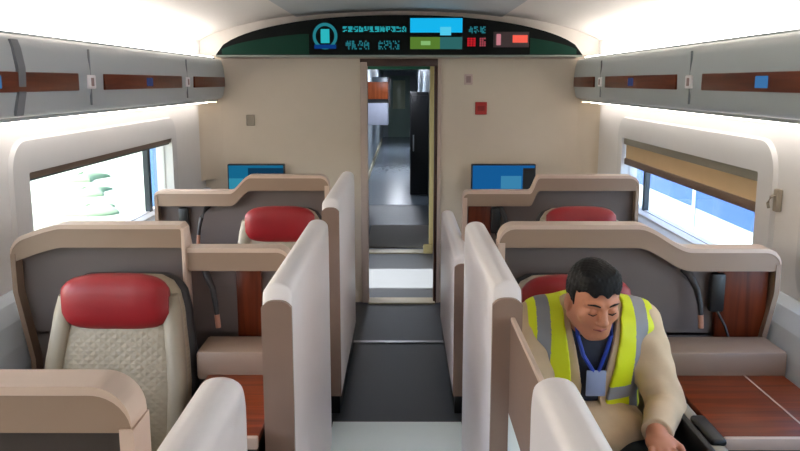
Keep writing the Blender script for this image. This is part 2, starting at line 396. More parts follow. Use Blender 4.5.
# ------------------------------------------------------------------ luggage racks
def rack(s, segs, disp):
    nm = 'left' if s < 0 else 'right'
    t = thing('luggage_rack', 'long grey closed overhead luggage rack along the %s side' % nm, 'luggage rack', (s * 1.36, 1.9, 1.62))
    X = lambda v: s * v - s * 1.36
    pr = [(X(1.515), .00), (X(1.40), .00), (X(1.372), .008), (X(1.36), .025), (X(1.345), .09), (X(1.342), .175), (X(1.352), .25), (X(1.362), .285), (X(1.38), .300), (X(1.515), .300)]
    MB().prism(pr, Y0 - 1.9 + .01, YE - 1.9).build('body', M_rack, t, True)
    for y0, y1 in segs:
        o = MB().box(X(1.334), X(1.348), y0 - 1.9, y1 - 1.9, .094, .166, .004).build('wood_strip', M_rackwood, t, True)
    for g in [(segs[i][1] + segs[i + 1][0]) / 2 for i in range(len(segs) - 1)]:
        k = MB(); k.box(X(1.3415), X(1.35), g - 1.9 - .003, g - 1.9 + .003, .03, .27).build('bin_joint', M_rackseam2, t)
        e = MB().box(X(1.336), X(1.346), g - 1.9 - .045, g - 1.9 + .045, .10, .16, .006).build('latch', M_white, t, True)
        MB().box(X(1.334), X(1.337), g - 1.9 - .014, g - 1.9 + .016, .112, .148, .001).build('latch_mark', M_signgrey, e)
    if s < 0:
        MB().prism([(X(1.352), .01), (X(1.335), .09), (X(1.331), .18), (X(1.342), .25), (X(1.352), .28), (X(1.36), .28), (X(1.36), .01)], 2.88 - 1.9, 2.935 - 1.9).build('joint_band', M_rackseam, t)
    for y, c in disp:
        MB().box(X(1.330), X(1.336), y - 1.9 - .05, y - 1.9 + .05, .108, .152, .002).build('seat_number_display', c, t)
M_disp = emis('seat_display', (60, 110, 160), .9); M_disp2 = emis('seat_display_dim', (62, 70, 110), .6)
rack(-1, [(-1.2, .2), (.45, 1.85), (2.10, 3.42), (3.72, 5.02), (5.32, 6.22)], [(4.37, M_disp2), (2.70, M_disp)])
rack(1, [(-1.2, .2), (.45, 1.85), (2.15, 3.56), (3.90, 5.26), (5.57, 6.22)], [(4.66, M_disp2), (2.96, M_disp)])
# ------------------------------------------------------------------ information display over the doorway
sg = thing('information_display', 'black arched information display across the top of the end wall', 'display', (0, 6.0, 1.945))
M_led = mat('display_black', (5, 10, 10), .55, noise=.0, spec=.15)
M_ledg = mat('display_green', (2, 56, 42), .5, noise=.1, spec=.2)
n = 48; xs = [-1.345 + 2.69 * i / n for i in range(n + 1)]
top = [.285 * max(0, 1 - (abs(x) / 1.345) ** 2.15) ** .55 for x in xs]
MB().strip(xs, [0] * (n + 1), [max(t, .002) for t in top], 0, .24).build('body', M_led, sg, True)
for a, b in ((-1.30, -.66), (.96, 1.30)):
    xq = [a + (b - a) * i / 16 for i in range(17)]
    f = lambda x: .285 * max(0, 1 - (abs(x) / 1.345) ** 2.15) ** .55
    MB().strip(xq, [.004] * 17, [max(.006, min(.62 * f(x), .15)) for x in xq], -.003, .001).build('green_end', M_ledg, sg)
MB().box(-1.345, 1.345, -.004, .24, -.012, 0).build('bottom_trim', mat('display_trim', (140, 150, 140), .4), sg)
E_ = lambda n_, c, s: emis(n_, c, s)
e_cy = E_('led_cyan', (40, 168, 176), 1.0); e_teal = E_('led_teal', (36, 120, 130), .9); e_blue = E_('led_blue', (14, 60, 130), .7)
e_red = E_('led_red', (190, 30, 40), .9); e_or = E_('led_orange', (232, 92, 76), 1.0); e_pk = E_('led_pink', (200, 130, 140), .8)
# ring emblem
m = MB(); r0, r1 = .095, .072
ring = lambda r, y: [(r * math.cos(2 * math.pi * k / 32) * .95, y, .135 + r * math.sin(2 * math.pi * k / 32)) for k in range(32)]
A, B = ring(r0, -.006), ring(r1, -.006)
m.add([(x - .54, y, z) for x, y, z in A + B], [(k, (k + 1) % 32, 32 + (k + 1) % 32, 32 + k) for k in range(32)])
m.build('ring_mark', e_teal, sg)
MB().box(-.572, -.508, -.007, -.003, .085, .185, .012).build('number_mark', e_cy, sg)
MB().box(-.62, -.46, -.0065, -.003, .045, .075, .004).build('blue_underline', e_blue, sg)
# rows of lit characters, too small to read: dot clusters
def glyphs(x0, x1, z0, z1, count, m_, name, seed, rows=5, cols=4, fill=.62):
    rn = random.Random(seed); mb = MB(); cw = (x1 - x0) / count
    for c in range(count):
        for i in range(cols):
            for j in range(rows):
                if rn.random() < fill:
                    gx = x0 + cw * c + cw * .85 * i / cols; gz = z0 + (z1 - z0) * j / rows
                    mb.box(gx, gx + cw * .85 / cols * .8, -.006, -.002, gz, gz + (z1 - z0) / rows * .8)
    return mb.build(name, m_, sg)
glyphs(-.41, .06, .165, .205, 12, e_cy, 'upper_text_row', 1, fill=.72)
glyphs(-.39, -.21, .04, .105, 4, e_teal, 'lower_text_row', 2)
glyphs(-.15, .01, .04, .105, 4, e_teal, 'lower_text_row', 3)
scr = MB().box(.078, .466, -.008, -.001, .036, .272, .002).build('screen', M_led, sg)
MB().box(.082, .462, -.010, -.007, .160, .262).build('sky_picture', E_('screen_sky', (20, 170, 222), 1.0), scr)
MB().box(.30, .38, -.0115, -.0095, .140, .200, .004).build('pale_patch', E_('screen_pale', (80, 200, 232), .9), scr)
MB().box(.082, .30, -.010, -.007, .042, .128).build('field_picture', E_('screen_green', (84, 120, 46), .9), scr)
MB().box(.30, .462, -.010, -.007, .042, .128).build('hill_picture', E_('screen_hill', (44, 98, 98), .9), scr)
MB().box(.16, .23, -.0115, -.0095, .070, .100, .004).build('light_patch', E_('screen_lime', (130, 180, 110), .9), scr)
glyphs(.50, .64, .155, .205, 3, e_teal, 'right_text_row', 5)
glyphs(.50, .575, .062, .125, 1, e_red, 'red_digit', 6, 5, 3, .85)
glyphs(.59, .645, .062, .125, 1, E_('led_rose', (160, 70, 80), .8), 'red_digit', 7, 5, 3, .8)
MB().box(.69, .95, -.004, -.001, .055, .165, .01).build('dim_plate', mat('plate_dim', (64, 44, 48), .4), sg)
MB().box(.712, .744, -.008, -.003, .07, .15, .003).build('pink_figure', e_pk, sg)
MB().box(.83, .94, -.008, -.003, .088, .142, .004).build('orange_word', e_or, sg)

# signs on the end wall
t = tag(MB().box(.587, .678, YE - .012, YE, 1.502, 1.598, .004).build('red_notice', M_redsign), 'small square red notice on end wall right of doorway', 'sign')
MB().box(.605, .66, YE - .014, YE - .011, 1.53, 1.57, .002).build('pictogram', mat('sign_deep_red', (140, 20, 18), .5), t)
t = tag(MB().box(.50, .565, YE - .010, YE, 1.73, 1.81, .003).build('pictogram_plate', mat('plate_pale', (205, 180, 172), .5)), 'pale pink pictogram plate on end wall above the red notice', 'sign')
MB().box(.515, .55, YE - .012, YE - .009, 1.745, 1.795, .002).build('pictogram', M_signgrey, t)
tag(MB().box(-1.185, -1.118, YE - .012, YE, 1.415, 1.50, .006).build('wall_socket_plate', M_plate), 'small square grey plate on end wall left of doorway', 'plate')
# monitors on the end wall
def monitor(x0, x1, lab, dark):
    t = thing('wall_monitor', lab, 'monitor', ((x0 + x1) / 2, 6.12, 1.0)); hw = (x1 - x0) / 2
    MB().box(-hw - .01, hw + .01, 0, .05, -.14, .13, .008).build('housing', M_black, t, True)
    MB().box(-.05, .05, .05, .13, -.05, .05).build('bracket', M_dark, t)
    s_ = MB().box(-hw, hw, -.004, .001, -.13, .12).build('screen', E_('monitor_blue' + dark, (24, 104, 142) if dark == 'a' else (22, 92, 152), .8), t)
    if dark == 'a':
        MB().box(-.06, hw, -.006, -.003, .0, .10).build('dark_picture', E_('monitor_navy', (20, 60, 88), .7), s_)
        MB().box(-hw, -.1, -.006, -.003, -.1, .02).build('light_picture', E_('monitor_cyan', (50, 140, 168), .8), s_)
    else:
        MB().box(hw - .09, hw, -.006, -.003, -.13, .10).build('dark_picture', M_black, s_)
        MB().box(-.02, hw - .1, -.006, -.003, -.06, .04).build('light_picture', E_('monitor_pale', (60, 134, 176), .8), s_)
monitor(-1.31, -.89, 'wide blue lit monitor on end wall left of doorway', 'a')
monitor(.565, 1.04, 'wide blue lit monitor on end wall right of doorway', 'b')

# ------------------------------------------------------------------ aisle floor details
struct(MB().box(-.37, .37, 5.22, 5.26, 0, .006).build('trim_10', M_steel), 'bright metal joint strip across the aisle', 'trim')
mt = tag(MB().box(-.335, .335, 1.2, 3.93, .001, .005, .002).build('painted_sun_patch', M_sunpaint), 'pale sheet standing in for a pool of sunlight on the aisle floor near the viewer', 'painted sunlight')  # sunlit floor patch painted as a thin pale sheet
for s in (-1, 1):
    m = MB().box(s * .30, s * .345, 0.4, 5.5, 0, .05, .004)
# ------------------------------------------------------------------ seat shells
def shell(name_lab, ya, x0, x1, seat, step, fall, wood_rng, led_rng, table, lampx, setx, cornA=.06, cornB=.15, interior=None):
    """x0 aisle-most .. x1 window-most as real x (signed). seat = (xa, xb) range of the higher part; fall = width of the step."""
    t = thing('seat_shell', name_lab, 'seat shell', ((x0 + x1) / 2, ya, 0), 'privacy shells around the seats')
    shell_t = t
    ox = (x0 + x1) / 2
    N = 90
    lo_, hi_ = min(x0, x1), max(x0, x1)
    xs = sorted(set([lo_ + (hi_ - lo_) * (i / N) for i in range(N + 1)] + [lo_ + .08 * (1 - math.cos(R(a))) for a in range(0, 91, 10)] + [hi_ - .08 * (1 - math.cos(R(a))) for a in range(0, 91, 10)]))
    seat_is_low_x = (seat[0] + seat[1]) / 2 < (x0 + x1) / 2
    def base(x):
        q = smooth((x - (step - fall / 2)) / fall)        # 0 on the low-x side of the step
        return 1.235 - .088 * (q if seat_is_low_x else 1 - q)
    ra, rb = cornA, (.05 if cornB > .12 else cornB)                                   # radii at aisle end and window end
    def rnd(x):
        d = 0
        for e, r in ((x0, ra), (x1, rb)):
            u = abs(x - e)
            if u < r: d = max(d, (r * (1 - math.sqrt(max(0, 1 - (1 - u / r) ** 2)))) * (.08 / r if r > .1 else 1))
        return d
    def wend(x):
        u = abs(x - x1); return .06 * (1 - u / .19) ** 1.3 if (u < .19 and cornB > .12) else 0
    _b = base
    base = lambda x: _b(x) - wend(x)
    tp = [base(x) - rnd(x) for x in xs]; xl = [x - ox for x in xs]
    # outline follows the leaning wall on the window side
    e0 = .028
    MB().strip(xl, [z - .016 for z in tp], tp, 0, .085).build('edge_trim', M_trim, t, True)
    lw = [min(base(x) - .086, z - .03) for x, z in zip(xs, tp)]
    MB().strip(xl, lw, [z - .015 for z in tp], .004, .06).build('rim', M_rim, t, True)
    # back panel: upper part across the full width, lower part stepped in
    sg_ = 1 if x1 > 0 else -1
    mb = MB().strip(xl, [.80] * len(xs), [z - .012 for z in tp], .055, .085)
    xin = sg_ * 1.375
    mb.box(min(x0, xin) - ox, max(x0, xin) - ox, .055, .085, 0, .81)
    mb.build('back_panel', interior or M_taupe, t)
    # side cheeks
    for k, (e, sgn) in enumerate(((x0, sg_), (x1, -sg_))):
        zt = tp[0] if abs(e - xs[0]) < 1e-6 else tp[-1]
        mb = MB()
        if k == 1:
            w_ = .018
            pts = [(e - ox, zt), (e + sgn * w_ - ox, zt), (e + sgn * w_ - ox, .98), (xin + sgn * w_ - ox, .72), (xin + sgn * w_ - ox, .0), (xin - ox, .0), (xin - ox, .72), (e - ox, .98)]
            mb.prism(pts, 0, .06)
        else:
            mb.box(e - sgn * .003 - ox, e + sgn * .022 - ox, 0, .088, 0, zt - .008)
        mb.build('side_cheek', M_trim if k == 0 else M_rim, t, True)
    if fall < .05:                                          # the seat bay has its own upright side
        MB().box(step - .008 - ox, step + .008 - ox, -.012, .06, .90, 1.225 if True else 0, .006).build('bay_upright', M_trim, t, True)
    if wood_rng:
        a, b = wood_rng; MB().box(a - ox, b - ox, .03, .056, .80, base((a + b) / 2) - .07, .004).build('wood_panel', M_woodv, t, True)
    if led_rng or table:
        cl = {1: 'right', -1: 'left'}[1 if x1 > 0 else -1]
        t = thing('side_console', ('wooden topped side console beside the man on the right' if cl == 'right' else 'wooden topped side console beside the empty seat, nearest on left') if ya < 3.5 else 'farther %s side console mostly hidden by the nearer shell' % cl, 'console', ((x0 + x1) / 2, ya, 0))
    if led_rng:
        a, b = led_rng
        MB().box(a - ox, b - ox, -.19, -.003, .71, .815, .012).build('ledge', M_rim, t, True)
    if table:
        a, b, c = table
        MB().box(a - ox, b - ox, -.19 - c, -.185, .705, .73, .004).build('table_top', M_wood, t, True)
        MB().box(a - ox, b - ox, -.205 - c, -.185 - c, .695, .733, .005).build('table_edge', M_trim, t, True)
        MB().box(a + .012 - ox, b - .012 - ox, -.17 - c, -.003, .0, .706).build('console_body', M_taupedark, t)
        if abs(b - a) > .3:
            sx = 1.235 if x1 > 0 else -1.235
            MB().box(sx - .003 - ox, sx + .003 - ox, -.19 - c, -.19, .728, .7315).build('table_seam', M_trim, t)
    t = shell_t
    if lampx is not None:
        g = 1 if lampx[1] > 0 else -1
        x = lampx[0] - ox
        lm = MB().tube([(x + g * .05, .045, 1.06), (x + g * .035, .02, 1.045), (x + g * .012, 0, .995), (x, -.012, .94), (x - g * .004, -.015, .90)], [.014, .014, .012, .010, .009]).build('reading_lamp', M_dark, t, True)
        MB().tube([(x - g * .004, -.015, .90), (x - g * .008, -.017, .85)], .010).build('lamp_tip', M_copper, lm, True)
    if setx is not None:
        x = setx - ox
        hs = MB().box(x - .028, x + .028, .012, .05, .90, 1.05, .012).build('handset', M_black, t, True)
        MB().tube([(x, .01, .905), (x + .02, -.02, .86), (x + .03, -.03, .82)], .005).build('handset_cable', M_black, hs, True)
    return t
shell('brown rimmed shell behind the empty quilted seat, nearest complete one on left', 2.88, -.388, -1.42, (-1.42, -.775), -.775, .012,
      (-.595, -.50), (-.70, -.392), (-.66, -.392, .50), (-.665, -1), None, .05, .125)
shell('brown rimmed shell behind the man in the yellow vest', 2.88, .384, 1.425, (.384, .95), .995, .21,
      (1.205, 1.395), (.905, 1.385), (.965, 1.375, .50), (1.13, -1), 1.205, .06, .06)
shell('brown rimmed shell of the farther left seat, before the end wall', 4.45, -.388, -1.37, (-.86, -.388), -.885, .12,
      None, (-1.34, -.91), (-1.33, -.93, .42), (-1.12, 1), -1.215, .05, .03)
shell('brown rimmed shell of the farther right seat, before the end wall', 4.45, .370, 1.355, (.79, 1.355), .77, .05,
      (.40, .53), (.40, .715), (.395, .66, .42), (.62, -1), .555, .03, .06)
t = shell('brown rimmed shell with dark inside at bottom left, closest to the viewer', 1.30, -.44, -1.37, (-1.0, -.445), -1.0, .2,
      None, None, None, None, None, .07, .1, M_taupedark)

# ------------------------------------------------------------------ privacy partitions
def part(lab, s, y0, y1, top, x_in=None, r=.10):
    t = thing('privacy_partition', lab, 'partition', (s * .338, (y0 + y1) / 2, 0), 'privacy partitions beside the aisle')
    yc = (y0 + y1) / 2; hl = (y1 - y0) / 2; hw = .043
    rings = []
    def ring_(z, dy0, dy1, hw_):
        pts = []; nn = 12
        for k in range(nn + 1):       # far end, rounded
            q = math.pi * k / nn; pts.append((hw_ * math.cos(q), hl - dy1 - min(hw_, .04) + min(hw_, .04) * math.sin(q), z))
        for k in range(nn + 1):
            q = math.pi + math.pi * k / nn; pts.append((hw_ * math.cos(q), -hl + dy0 + .012 + .012 * math.sin(q), z))
        return pts
    for z in (.12, .3, .6, .8): rings.append(ring_(z, 0, 0, hw))
    for k in range(13):
        q = k / 12 * math.pi / 2; zz_ = top - r + r * math.sin(q); dd = r * (1 - math.cos(q))
        hwk = hw * (1 if zz_ < top - .035 else math.sqrt(max(.02, 1 - ((zz_ - (top - .035)) / .035) ** 2 * .96)))
        rings.append(ring_(zz_, dd * .35, dd, hwk))
    MB().loft(rings).build('panel', M_white, t, True)
    MB().box(-hw + .012, hw - .012, -hl + .05, hl - .05, 0, .125).build('plinth', M_black, t)
    # brown cover on the near end
    rs = [[(x * 1.0, -hl - .012 + (.018 if False else 0) , z) for x, z in ()]]
    xs_ = [-hw - .001 + (2 * hw + .002) * i / 10 for i in range(11)]
    MB().strip(xs_, [.12] * 11, [top - .045 - .02 * abs((i - 5) / 5) ** 3 for i in range(11)], -hl - .010, -hl + .008).build('end_cover', M_post, t, True)
    return t
part('white partition at bottom left, closest to the viewer', -1, .35, 1.60, 1.17)
part('white partition at bottom right in front of the man', 1, .35, 1.60, 1.17)
part('tall white partition left of the aisle beside the wooden side table', -1, 2.25, 3.47, 1.17)
part('tall white partition right of the aisle beside the seated man', 1, 2.28, 3.42, 1.17)
part('tall white partition on the left, farthest before the doorway', -1, 4.0, 5.35, 1.17)
part('low white partition on the right, farthest before the doorway', 1, 4.0, 5.50, .88, r=.06)

# sliding door half drawn across the right opening
sl = thing('sliding_door', 'brown topped half height sliding door between the right partitions', 'sliding door', (.352, 1.93, 0))
MB().box(-.006, .006, -.31, .33, .775, 1.06).build('upper_panel', mat('door_brown', (122, 98, 86), .5), sl)
MB().box(-.007, .007, -.31, .33, 1.06, 1.072, .003).build('top_edge', M_trim, sl)
MB().box(-.006, .006, -.31, .33, .05, .775).build('lower_panel', M_sunpaint, sl)  # pale colour carries the painted sunlight on from the aisle floor
MB().box(-.012, .012, -.31, .33, 0, .05).build('door_rail', M_dark, sl)

# ------------------------------------------------------------------ seats
def seat(lab, x, y, arm):
    t = thing('business_seat', lab, 'seat', (x, y, 0), 'red headrest seats')
    rings = []
    prof = [(.42, .24, .10, -.20), (.50, .25, .11, -.195), (.60, .255, .12, -.18), (.70, .255, .12, -.155), (.80, .245, .115, -.125), (.88, .232, .11, -.10),
            (.95, .222, .10, -.08), (1.01, .205, .09, -.065), (1.045, .18, .075, -.057), (1.065, .14, .05, -.052)]
    for z, hw, dp, yy in prof:
        rings.append([(px, yy - dp * .1 + py - .02, z) for px, py in sup(28, hw, dp * .55, 3.2)])
    MB().loft(rings).build('backrest', M_seat, t, True)
    rings = []
    for z, hw, dp, yy in prof:
        rings.append([(px, yy + .02 + py, z - .005) for px, py in sup(28, hw + .014, dp * .5, 3.4)])
    MB().loft(rings).build('back_shell', M_dark, t, True)
    # side bolsters
    for s in (-1, 1):
        MB().loft([[(s * (hw * .86) + px, yy - .075 + py, z) for px, py in sup(14, .034, .03, 2.4)] for z, hw, dp, yy in prof[:8]]).build('side_bolster', M_seatg, t, True)
    # headrest cushion, lofted across x
    rings = []
    for i in range(25):
        u = -1 + 2 * i / 24; x_ = .187 * u
        k = max(.05, (1 - abs(u) ** 3.4)) ** .42
        k2 = k * (1 - .018 * math.exp(-((abs(u) - .62) / .05) ** 2))
        rings.append([(x_, -.155 + py * (1 if u else 1) - .015 * abs(u) ** 2, .99 + pz) for py, pz in sup(24, .055 * k2, .100 * (.35 + .65 * k2), 2.7)])
    MB().loft(rings).build('headrest', M_red, t, True)
    MB().box(-.245, .245, -.60, -.14, .36, .475, .05, seg=4).build('seat_cushion', M_seat, t, True)
    MB().box(-.235, .235, -.68, -.58, .12, .44, .035, seg=3).build('leg_rest', M_seatg, t, True)
    MB().box(-.22, .22, -.58, -.05, .04, .37, .02).build('seat_base', M_dark, t, True)
    MB().box(-.20, .20, -.55, -.08, 0, .045).build('floor_mount', M_black, t)
    for sx, w_ in arm:
        ar = MB().box(sx - w_ / 2, sx + w_ / 2, -.78, -.18, .66, .735, .025, seg=3).build('armrest', M_seatg, t, True)
        if x > 0: MB().box(sx - w_ / 2 - .004, sx - w_ / 2 + .018, -.79, -.18, .60, .742, .008).build('armrest_trim', M_black, ar, True)
        MB().box(sx - w_ / 2 + .01, sx + w_ / 2 - .008, -.72, -.18, .40, .67, .01).build('armrest_side', M_dark, ar, True)
        if x > .3 and y < 3.5:
            MB().box(sx - w_ / 2 + .02, sx + w_ / 2 - .004, -.74, -.56, .73, .752, .01, seg=3).build('seat_remote', M_black, ar, True)
    return t
seat('empty cream quilted seat with bright red headrest, nearest complete one on left', -.975, 2.878, [])
seat('cream quilted seat with red headrest under the man in yellow vest', .63, 2.865, [(.29, .07)])
seat('farther left seat with dark red headrest beside the aisle', -.635, 4.43, [])
seat('farther right seat with pinkish red headrest by the window', .99, 4.43, [])

# ------------------------------------------------------------------ outside
M_gr = mat('pale_ground', (118, 128, 108), .8, noise=.15, nscale=.35)
struct(MB().box(-60, -1.9, -30, 60, -1.3, -1.2).build('ground_left', M_gr), 'bright pale ground outside the left windows', 'ground')
struct(MB().box(1.9, 60, -30, 60, -1.3, -1.2).build('ground_right', mat('ballast', (190, 200, 200), .8, noise=.1, nscale=2)), 'pale ground outside the right windows', 'ground')
M_grass = mat('washed_grass', (98, 120, 86), .9, noise=.3, nscale=3)
random.seed(9)
for i in range(6):
    y = 9 + i * 3.1; x = -7.2 - (i % 3) * 1.3
    n = 9; rings = []
    rn = random.Random(i); hh = .14 + .1 * rn.random()
    for k in range(n):
        q = k / (n - 1) * math.pi / 2; rad = math.cos(q); 
        rings.append([(x + (.6 + .25 * math.sin(3 * a + i)) * rad * math.cos(a), y + (1.0 + .2 * math.cos(2 * a)) * rad * math.sin(a), -1.2 + hh * math.sin(q) * (1 + .1 * math.sin(5 * a))) for a in [2 * math.pi * j / 20 for j in range(20)]])
    pos = ['nearest', 'second', 'third', 'fourth', 'fifth', 'farthest'][i]
    tag(MB().loft(rings).build('shrub', M_grass, smooth=True), pos + ' pale green low shrub outside the left window, counted from near to far', 'shrub', 'shrubs outside')
tag(MB().box(-4.1, -4.0, 12.9, 15.5, -1.2, 1.6, .01).build('blue_billboard', mat('panel_blue', (92, 132, 176), .5)), 'plain pale blue billboard outside at the far end of the left window', 'billboard')
# added unseen roof that keeps sun out of the left cabin windows
cp = thing('sun_blocker', 'added unseen sun blocker outside over the left side of the train', 'sun blocker', (-3.0, 1.5, -1.2))
MB().box(-1.3, 1.25, -4.5, 4.6, 4.05, 4.15, .02).build('roof', M_rack, cp, True)
for y in (-4, 0, 4):
    MB().box(-1.2, -1.1, y - .05, y + .05, 0, 4.06).build('post', M_rack, cp)
# neighbouring train on the right
M_tw = mat('train_white', (154, 174, 182), .3, noise=.02); M_tb = mat('train_blue', (34, 66, 124), .25, noise=.04)
tr = thing('train', 'white train with blue band standing on the next track, through right window', 'train', (4.6, 10, -1.2))
MB().box(0, 2.8, -14, 18, .05, 3.6, .25, seg=4).build('body', M_tw, tr, True)
MB().box(-.012, .01, -13.9, 17.9, 1.02, 1.75).build('blue_band', M_tb, tr)
MB().box(.2, 2.6, -13.5, 17.5, .0, .07).build('underframe', M_frame, tr)
for y in (-5.8, -2.0, 2.4, 6.8, 11.8):
    MB().box(-.03, .012, y - .06, y + .06, .3, 3.3, .01).build('door_pillar', M_tw, tr, True)
for y in (-3.8, 3.6, 9.4):
    MB().box(-.018, .01, y - .6, y + .6, .34, .62, .01).build('side_vent', mat('teal_vent', (70, 112, 128), .4), tr, True)

# ------------------------------------------------------------------ the seated man
class Field:
    def __init__(s, lo, hi, h):
        s.lo = np.array(lo, np.float32); s.h = h
        s.n = (np.ceil((np.array(hi) - lo) / h)).astype(int) + 1
        s.F = np.full(s.n, .2, np.float32)
    def sub(s, a, b):
        i0 = np.clip(np.floor((np.array(a) - s.lo) / s.h).astype(int), 0, s.n); i1 = np.clip(np.ceil((np.array(b) - s.lo) / s.h).astype(int) + 1, 0, s.n)
        g = [(s.lo[k] + s.h * np.arange(i0[k], i1[k])).astype(np.float32) for k in range(3)]
        return tuple(slice(i0[k], i1[k]) for k in range(3)), np.meshgrid(*g, indexing='ij', sparse=True)
    def comb(s, sl, d, k, op='u'):
        A = s.F[sl]
        if op == 'u':
            hh = np.clip(.5 + .5 * (A - d) / k, 0, 1); s.F[sl] = A + (d - A) * hh - k * hh * (1 - hh)
        else:
            hh = np.clip(.5 - .5 * (A + d) / k, 0, 1); s.F[sl] = A + (-d - A) * hh + k * hh * (1 - hh)
    def cone(s, a, b, ra, rb, k=.02, op='u'):
        a = np.array(a, float); b = np.array(b, float); pad = max(ra, rb) + k + .03
        sl, (X, Y, Z) = s.sub(np.minimum(a, b) - pad, np.maximum(a, b) + pad)
        ba = b - a; px, py, pz = X - a[0], Y - a[1], Z - a[2]
        t = np.clip((px * ba[0] + py * ba[1] + pz * ba[2]) / max(1e-9, ba @ ba), 0, 1)
        d = np.sqrt((px - t * ba[0]) ** 2 + (py - t * ba[1]) ** 2 + (pz - t * ba[2]) ** 2) - (ra + (rb - ra) * t)
        s.comb(sl, d.astype(np.float32), k, op)
    def ell(s, c, r, ax=None, k=.02, op='u'):
        c = np.array(c, float); r = np.array(r, float) * (HS if ax is AX else 1); ax = np.eye(3) if ax is None else np.array(ax, float)
        pad = r.max() + k + .03
        sl, (X, Y, Z) = s.sub(c - pad, c + pad)
        px, py, pz = X - c[0], Y - c[1], Z - c[2]
        q = [ax[i][0] * px + ax[i][1] * py + ax[i][2] * pz for i in range(3)]
        k0 = np.sqrt(sum((q[i] / r[i]) ** 2 for i in range(3))); k1 = np.sqrt(sum((q[i] / r[i] ** 2) ** 2 for i in range(3)))
        s.comb(sl, (k0 * (k0 - 1) / np.maximum(k1, 1e-6)).astype(np.float32), k, op)
    def grids(s):
        g = [(s.lo[k] + s.h * np.arange(s.n[k])).astype(np.float32) for k in range(3)]
        return np.meshgrid(*g, indexing='ij', sparse=True)
def nets(F, lo, h):
    ins = F < 0
    c = ins[:-1, :-1, :-1].astype(np.int8)
    cnt = np.zeros_like(c)
    for dx in (0, 1):
        for dy in (0, 1):
            for dz in (0, 1):
                cnt += ins[dx:F.shape[0] - 1 + dx, dy:F.shape[1] - 1 + dy, dz:F.shape[2] - 1 + dz]
    act = (cnt > 0) & (cnt < 8)
    idx = np.argwhere(act); ids = np.full(act.shape, -1, np.int64); ids[act] = np.arange(len(idx))
    acc = np.zeros((len(idx), 3)); num = np.zeros(len(idx))
    cor = [(a, b, c_) for a in (0, 1) for b in (0, 1) for c_ in (0, 1)]
    for p in cor:
        for ax in range(3):
            if p[ax] == 0:
                q = list(p); q[ax] = 1
                fa = F[idx[:, 0] + p[0], idx[:, 1] + p[1], idx[:, 2] + p[2]]; fb = F[idx[:, 0] + q[0], idx[:, 1] + q[1], idx[:, 2] + q[2]]
                cr = (fa < 0) != (fb < 0)
                t = np.where(cr, fa / np.where(cr, fa - fb, 1), 0)
                pt = np.tile(np.array(p, float), (len(idx), 1)); pt[:, ax] += t
                acc[cr] += pt[cr]; num[cr] += 1
    V = (idx + acc / num[:, None]) * h + np.array(lo)
    Q = []
    for ax in range(3):
        s1 = [slice(None)] * 3; s2 = [slice(None)] * 3; s1[ax] = slice(0, -1); s2[ax] = slice(1, None)
        a = ins[tuple(s1)]; b = ins[tuple(s2)]
        e = np.argwhere(a != b); u, v = (ax + 1) % 3, (ax + 2) % 3
        e = e[(e[:, u] > 0) & (e[:, v] > 0) & (e[:, u] < F.shape[u] - 1) & (e[:, v] < F.shape[v] - 1)]
        flip = a[e[:, 0], e[:, 1], e[:, 2]]
        def g(du, dv):
            w_ = e.copy(); w_[:, u] -= du; w_[:, v] -= dv; return ids[w_[:, 0], w_[:, 1], w_[:, 2]]
        q = np.stack([g(1, 1), g(0, 1), g(0, 0), g(1, 0)], 1)
        q[~flip] = q[~flip][:, ::-1]; Q.append(q)
    return V, np.concatenate(Q)
def mesh_from(F, lo, h, name, mats, parent=None, origin=(0, 0, 0), pick=None):
    V, Q = nets(F, lo, h); V = V - np.array(origin)
    me = bpy.data.meshes.new(name)
    me.vertices.add(len(V)); me.vertices.foreach_set('co', V.astype(np.float32).ravel())
    me.loops.add(len(Q) * 4); me.loops.foreach_set('vertex_index', Q.astype(np.int32).ravel())
    me.polygons.add(len(Q)); me.polygons.foreach_set('loop_start', np.arange(0, len(Q) * 4, 4, dtype=np.int32))
    try: me.polygons.foreach_set('loop_total', np.full(len(Q), 4, np.int32))
    except Exception: pass
    me.update(calc_edges=True); me.validate()
    for m_ in mats: me.materials.append(m_)
    me.polygons.foreach_set('use_smooth', np.ones(len(me.polygons), bool))
    if pick is not None and len(me.polygons) == len(Q):
        cen = V[Q].mean(1) + np.array(origin); me.polygons.foreach_set('material_index', pick(cen).astype(np.int32))
    o = bpy.data.objects.new(name, me); COL.objects.link(o)
    if parent: o.parent = parent
    else: o.location = origin
    return o

ORG = (.62, 2.5, 0)
LO, HI, H = (.34, 1.86, -.005), (.98, 2.80, 1.26), .004
SHL, SHR = (.465, 2.52, .985), (.795, 2.50, .985)
ELL, ELR = (.455, 2.42, .735), (.862, 2.40, .745)
WRL, WRR = (.545, 2.235, .735), (.775, 2.205, .735)
HIPL, HIPR = (.545, 2.585, .565), (.715, 2.585, .565)
KNL, KNR = (.50, 2.10, .59), (.765, 2.10, .59)
ANL, ANR = (.50, 2.10, .10), (.76, 2.10, .10)
HC = np.array((.606, 2.345, 1.105)); HS = .95
pit = R(16); yw = R(8)
fv = np.array((math.sin(yw) * math.cos(pit), -math.cos(yw) * math.cos(pit), -math.sin(pit)))
uv = np.array((math.sin(yw) * math.sin(pit), -math.cos(yw) * math.sin(pit), math.cos(pit)))
rv = np.cross(fv, uv)
AX = [rv, fv, uv]
hp = lambda r_, f_, u_: HC + (rv * r_ + fv * f_ + uv * u_) * HS
